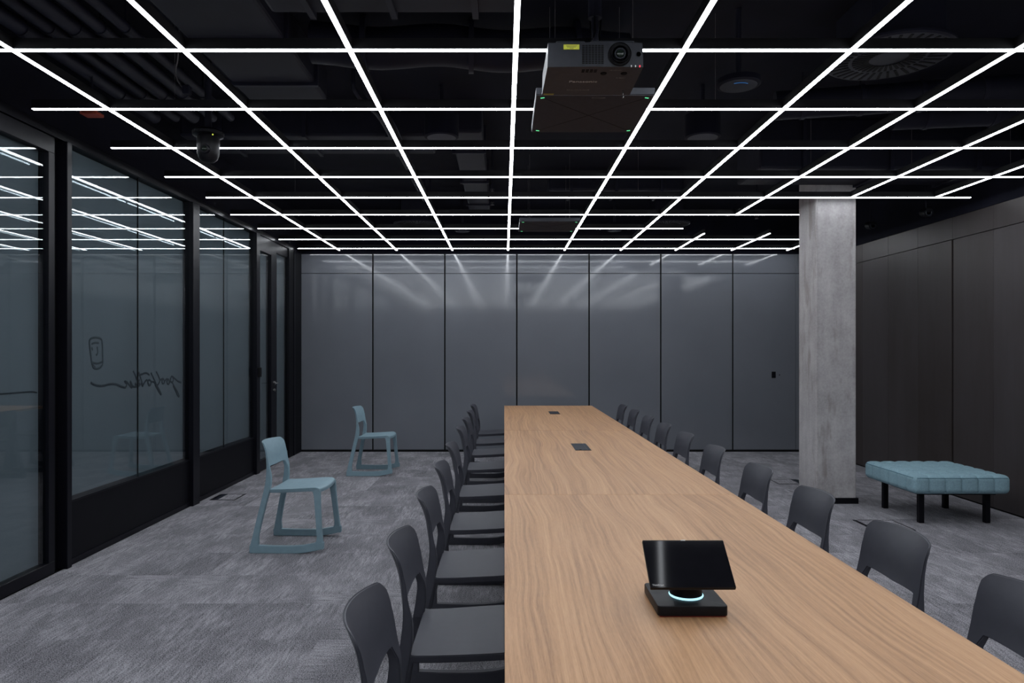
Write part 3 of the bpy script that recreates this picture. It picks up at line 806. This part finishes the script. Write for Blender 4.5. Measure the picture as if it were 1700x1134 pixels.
bm = bmesh.new(); cyl(bm, (.02, 0, PH+.03), (.02, 0, .30), .016, n=16); cyl(bm, (.02, 0, .29), (.02, 0, ZC-2.68), .031, n=20)
mesh_obj('mounting_pole', bm, M['duct2'], pj)
bm = bmesh.new()
for k, (dx, dy, q) in enumerate(((-.03, .05, -.06), (.05, .04, .075), (-.01, -.035, -.035), (.03, .06, .05), (.0, .045, -.09))):
    tube(bm, [(.02+q, dy*.6, PH+.008), (.02+q*.9, dy, PH+.05), (.02+dx*.5, dy*.8, PH+.10), (.02+dx*.6, dy*.7, .29), (.02+dx*.6, dy*.7, .55), (.02, dy*.6, ZC-2.68)], .0045, n=6)
mesh_obj('cables', bm, M['black'], pj)
tp = tube
bm = bmesh.new(); cyl(bm, (.165, .10, -.03), (.165, .10, 0), .0022, n=8); cyl(bm, (.165, .10, -.036), (.165, .10, -.028), .004, n=8); mesh_obj('safety_pin', bm, M['chrome'], pj)

def mic_panel(x0, x1, y0, y1, label, wires=True, letter=True):
    mx, my = (x0+x1)/2, (y0+y1)/2; hx, hy = (x1-x0)/2, (y1-y0)/2
    t = thing('ceiling_microphone_panel', label, 'microphone', (mx, my, 2.75), 0, 'square hanging microphone panels')
    BX('housing', M['micside'], t, -hx, hx, -hy, hy, .003, .040, bev=.003)
    BX('cloth_face', M['mic'], t, -hx+.003, hx-.003, -hy+.003, hy-.003, 0, .004)
    # crossed seam lines, recessed look with thin dark ribs
    for s in (1, -1):
        bm = bmesh.new(); Ln = math.hypot(hx, hy)*.86; w_ = .0012
        ax = math.atan2(hy*s, hx); r = Matrix.Rotation(ax, 4, 'Z')
        box(bm, -Ln, Ln, -w_, w_, -.0008, .001); bmesh.ops.transform(bm, matrix=r, verts=bm.verts); mesh_obj('seam', bm, M['matt'], t)
        for e in (1, -1):
            bm = bmesh.new(); box(bm, -.010, .010, -.0028, .0028, -.0012, .001)
            bmesh.ops.transform(bm, matrix=Matrix.Translation((e*(hx-.035), e*s*(hy-.035), 0)) @ Matrix.Rotation(math.radians(-20)*s, 4, 'Z'), verts=bm.verts)
            mesh_obj('status_light', bm, M['green'], t)
    if letter: dtext('SENNHEISER', .013, .02, -hy+.035, M['greyp'], t, -.0006)
    for wx in (-hx*.66, hx*.68):
        for wy in (-hy*.7, hy*.7):
            bm = bmesh.new(); cyl(bm, (wx, wy, .04), (wx, wy, ZC-2.75), .0015, n=6); cyl(bm, (wx, wy, .04), (wx, wy, .062), .007, .004, n=10)
            mesh_obj('suspension_wire', bm, M['wire'], t)
mic_panel(.162, .767, 3.52, 4.118, 'nearer square dark hanging panel with green corner lights behind the projector')
mic_panel(.155, .762, 6.95, 7.55, 'farther square dark hanging panel on wires above the table')

pz = thing('dome_camera', 'black dome camera hanging from the ceiling near the glass wall', 'camera', (-1.965, 4.60, 2.70))
bm = bmesh.new(); lathe(bm, [(.012, .001), (.040, .008), (.060, .028), (.069, .060), (.071, .10), (.071, .165), (.066, .172)], n=36); mesh_obj('dome', bm, M['tech'], pz, smooth=True, autos=40)
bm = bmesh.new(); lathe(bm, [(.020, -.074), (.024, -.077), (.030, -.075), (.034, -.058)], (.005, 0, .075), 28, 'y'); mesh_obj('lens_ring', bm, M['frame'], pz, smooth=True)
bm = bmesh.new(); lathe(bm, [(.004, -.079), (.014, -.077), (.021, -.072)], (.005, 0, .075), 24, 'y'); mesh_obj('lens', bm, M['lens'], pz, smooth=True)
bm = bmesh.new(); lathe(bm, [(.075, .172), (.098, .180), (.100, .200), (.085, .212)], n=36); mesh_obj('base_plate', bm, M['frame'], pz, smooth=True, autos=35)
bm = bmesh.new(); cyl(bm, (0, 0, .21), (0, 0, ZC-2.70), .022, n=16); mesh_obj('mounting_pole', bm, M['duct'], pz)
bm = bmesh.new(); box(bm, .060, .066, -.082, -.076, .160, .168); mesh_obj('status_light', bm, M['ylw'], pz)
bm = bmesh.new(); tube(bm, [(-.07, -.06, .185), (-.05, -.09, .196), (-.03, -.09, .186)], .0018, n=6); tube(bm, [(-.015, -.095, .186), (.0, -.1, .196), (.018, -.095, .188)], .0018, n=6); tube(bm, [(.04, -.09, .196), (.052, -.08, .18)], .0018, n=6)
mesh_obj('cables', bm, M['micside'], pz)

# ================================================================ CEILING SERVICES
def disc_drum(name, x, y, z, r, h, label, cat, material, group=None, led=False, rod=True):
    t = thing(name, label, cat, (x, y, z), 0, group)
    bm = bmesh.new(); lathe(bm, [(r*.86, 0), (r, .006), (r, h)], n=40); mesh_obj('housing', bm, material, t, smooth=True, autos=35)
    bm = bmesh.new(); lathe(bm, [(r*.84, -.001), (r*.84, .002)], n=40); mesh_obj('face', bm, M['duct2'], t)
    if led:
        bm = bmesh.new(); tube(bm, [(r*.5*math.cos(a_), r*.5*math.sin(a_)*.9, -.002) for a_ in [math.radians(230+i*13) for i in range(7)]], .002, n=6, sub=2); mesh_obj('status_light', bm, M['bluel'], t)
    if rod and z+h < ZC-.01:
        bm = bmesh.new(); cyl(bm, (0, 0, h), (0, 0, ZC-z), .016, n=12); mesh_obj('hanging_rod', bm, M['duct'], t)
disc_drum('drum_speaker', -.47, 5.2, 3.05, .128, .17, 'black drum speaker in the ceiling left of the table centre', 'speaker', M['ceil'], 'black drum speakers')
disc_drum('drum_speaker', 1.49, 5.2, 3.05, .131, .17, 'black drum speaker in the ceiling right of the table', 'speaker', M['ceil'], 'black drum speakers')
disc_drum('wireless_access_point', 1.37, 4.05, 3.0, .125, .035, 'round flat black ceiling access point with blue light', 'access point', M['ceil'], led=True)
for x, y, l in ((-.55, 9.1, 'left of the table line'), (1.44, 9.05, 'right of the far hanging panel')):
    disc_drum('drum_speaker', x, y, 3.02, .10, .1, 'small black drum speaker near the far wall, '+l, 'speaker', M['ceil'], 'small far drum speakers')

def swirl(x, y, z, r, label):
    t = thing('swirl_diffuser', label, 'air vent', (x, y, z), 0, 'round swirl air diffusers')
    bm = bmesh.new(); lathe(bm, [(r*.96, 0), (r, .008), (r, .02)], n=48); mesh_obj('plate', bm, M['duct2'], t, smooth=True, autos=30)
    bm = bmesh.new(); nb = 36
    for ringr0, ringr1, ofs in ((.30, .56, .0), (.62, .92, .09)):
        for k in range(nb):
            a_ = 2*math.pi*k/nb+ofs
            q = bmesh.new(); box(q, r*ringr0, r*ringr1, -r*.022, r*.022, -.003, .001)
            bmesh.ops.transform(q, matrix=Matrix.Rotation(a_, 4, 'Z') @ Matrix.Rotation(.12, 4, 'Z'), verts=q.verts)
            me = bpy.data.meshes.new('t'); q.to_mesh(me); q.free(); bm.from_mesh(me); bpy.data.meshes.remove(me)
    o = mesh_obj('air_slots', bm, M['matt'], t); o['kind'] = 'stuff'
    BX('plenum_box', M['duct'], t, -r*.6, r*.6, -r*.6, r*.6, .02, ZC-z)
swirl(2.22, 4.0, 3.14, .34, 'large round black swirl air diffuser in the ceiling at upper right')
swirl(-1.14, 9.05, 3.10, .30, 'round black swirl air diffuser near the far wall, left of centre')
swirl(2.12, 9.05, 3.10, .30, 'round black swirl air diffuser near the far wall, right of centre')

def duct_box(x0, x1, y0, y1, z0, z1, label, flange=None):
    t = thing('rectangular_duct', label, 'duct', ((x0+x1)/2, (y0+y1)/2, z0), 0, 'black ceiling air ducts')
    hx, hy = (x1-x0)/2, (y1-y0)/2
    BX('duct_body', M['duct'], t, -hx, hx, -hy, hy, 0, z1-z0, bev=.02, seg=2)
    for k in range(3):
        if hx > hy:
            xx = -hx+(2*hx)*(k+.5)/3; BX('flange', M['duct2'], t, xx-.015, xx+.015, -hy-.02, hy+.02, -.018, z1-z0)
        else:
            yy = -hy+(2*hy)*(k+.5)/3; BX('flange', M['duct2'], t, -hx-.02, hx+.02, yy-.015, yy+.015, -.018, z1-z0)
    return t
duct_box(-1.15, .06, 2.75, 3.43, 3.12, ZC, 'black rectangular air duct overhead at the top edge')
duct_box(-1.80, -1.25, 3.0, 4.9, 3.22, ZC, 'wide flat black duct along the ceiling at upper left')
duct_box(-.44, -.18, 5.6, 8.9, 3.22, ZC, 'narrow black duct running towards the far wall')
duct_box(2.2, 4.45, 5.95, 6.56, 3.02, ZC, 'black duct crossing in front of the concrete column')
duct_box(-2.7, -.62, 5.75, 6.3, 3.24, ZC, 'shallow black duct crossing left of the ceiling centre')
duct_box(.5, 2.0, 7.7, 8.15, 3.24, ZC, 'shallow black duct above the far hanging panel')
def round_duct(p0, p1, r, label, rings=4, wob=0.0):
    t = thing('round_duct', label, 'duct', p0, 0, 'black round ducts')
    d = Vector(p1)-Vector(p0); bm = bmesh.new()
    n = 14; pts = []
    for i in range(n+1):
        k = i/n; pts.append(d*k+Vector((0, 0, -wob*math.sin(k*math.pi*2.5)**2)))
    tube(bm, pts, r, n=24, sub=3); mesh_obj('duct_body', bm, M['duct'], t, smooth=True, autos=40)
    for i in range(rings):
        k = (i+.5)/rings; c = d*k; u_ = d.normalized()
        bm = bmesh.new(); cyl(bm, c-u_*.015, c+u_*.015, r+.008+wob, n=24); mesh_obj('joint_band', bm, M['duct2'], t, smooth=True, autos=40)
        bm = bmesh.new(); cyl(bm, c, (c.x, c.y, ZC-p0[2]), .004, n=6); mesh_obj('hanging_rod', bm, M['duct'], t)
round_duct((-1.15, 4.15, 3.30), (.75, 4.25, 3.30), .12, 'thick flexible black duct drooping across the ceiling behind the first cross strip', 3, .03)
round_duct((1.95, 5.0, 3.22), (4.2, 4.55, 3.22), .10, 'jointed black round duct below the large swirl diffuser', 6)
round_duct((3.0, 5.35, 3.26), (4.4, 5.15, 3.26), .10, 'second black round duct beside the dark steel wall', 3)
for k, (x, r) in enumerate(((-2.72, .045), (-2.56, .035), (-2.42, .045), (-2.27, .035), (-2.13, .03))):
    t = thing('ceiling_pipe', 'black ceiling pipe at upper left, %s from the glass wall' % ordn[k], 'pipe', (x, 2.3, 3.27), 0, 'parallel black ceiling pipes')
    bm = bmesh.new(); cyl(bm, (0, 0, 0), (0, 3.1, 0), r, n=16); mesh_obj('pipe_run', bm, M['duct2'], t, smooth=True, autos=40)
    for yy in (.6, 1.6, 2.6):
        bm = bmesh.new(); cyl(bm, (0, yy-.012, 0), (0, yy+.012, 0), r+.006, n=16); box(bm, -.006, .006, yy-.006, yy+.006, r, ZC-3.27); mesh_obj('pipe_clamp', bm, M['duct'], t)
for k, x in enumerate((-.93, -.86)):
    t = thing('ceiling_conduit', 'thin black conduit with bends left of the table line, %s' % ('left one' if k == 0 else 'right one'), 'conduit', (x, 4.75, 3.20), 0, 'thin ceiling conduits')
    bm = bmesh.new(); tube(bm, [(-.1, 0, .24), (-.1, 0, .06), (-.06, .1, .0), (0, .5, 0), (0, 1.5, 0), (0, 3.2, 0), (0, 3.3, .05), (0, 3.32, .25)], .016, n=10); mesh_obj('conduit_run', bm, M['duct2'], t, smooth=True, autos=50)
def sprinkler(x, y, z, label):
    t = thing('sprinkler', label, 'sprinkler', (x, y, z), 0, 'ceiling sprinklers')
    bm = bmesh.new(); cyl(bm, (0, 0, .03), (0, 0, ZC-z), .009, n=10); mesh_obj('drop_pipe', bm, M['duct'], t)
    bm = bmesh.new(); cyl(bm, (0, 0, 0), (0, 0, .003), .020, n=16); cyl(bm, (0, 0, 0), (0, 0, .034), .004, n=8); tube(bm, [(-.012, 0, .034), (-.016, 0, .018), (0, 0, .004)], .002, n=6); tube(bm, [(.012, 0, .034), (.016, 0, .018), (0, 0, .004)], .002, n=6)
    mesh_obj('head', bm, M['wire'], t)
sprinkler(-.115, 6.75, 3.0, 'small ceiling sprinkler above the table, nearer one')
sprinkler(-.125, 7.35, 3.0, 'small ceiling sprinkler above the table, farther one')
sprinkler(2.86, 7.85, 2.95, 'small ceiling sprinkler left of the column')
t = thing('smoke_detector', 'small red bottomed detector at the ceiling near the glass wall', 'detector', (-2.69, 4.52, 2.985))
BX('red_base', M['orange'], t, -.055, .055, -.045, .045, 0, .022, bev=.004)
BX('bracket', M['wire'], t, -.075, .03, -.03, .05, .022, .040, bev=.003)
bm = bmesh.new(); cyl(bm, (0, 0, .04), (0, 0, ZC-2.985), .008, n=8); mesh_obj('hanging_rod', bm, M['duct'], t)
t = thing('loose_cable', 'loose grey cable looping from the dark ceiling at upper left', 'cable', (-1.90, 4.1, 3.0))
bm = bmesh.new(); tube(bm, [(-.02, 0, .45), (-.03, 0, .2), (-.045, 0, .1), (-.02, 0, .03), (.01, 0, .0)], .004, n=6); mesh_obj('cable_loop', bm, M['wire'], t)
bm = bmesh.new(); box(bm, -.0, .045, -.02, .02, -.03, .02, bev=.005); mesh_obj('junction_block', bm, M['duct2'], t)
for x, y, l in ((4.02, 7.6, 'right beside the column'), (4.2, 6.9, 'near the dark steel wall')):
    t = thing('spotlight', 'small unlit black ceiling spotlight '+l, 'light', (x, y, 2.82), 0, 'unlit ceiling spotlights')
    bm = bmesh.new(); cyl(bm, (0, -.05, 0), (0, .05, .02), .045, .04, n=24); mesh_obj('lamp_head', bm, M['black'], t, smooth=True, autos=35)
    bm = bmesh.new(); lathe(bm, [(.022, -.002), (.026, -.004), (.034, -.002)], (0, -.049, 0), 24, 'y'); mesh_obj('lens_ring', bm, M['micside'], t)
    bm = bmesh.new(); cyl(bm, (0, 0, .03), (0, 0, ZC-2.82), .008, n=8); mesh_obj('stem', bm, M['duct'], t)
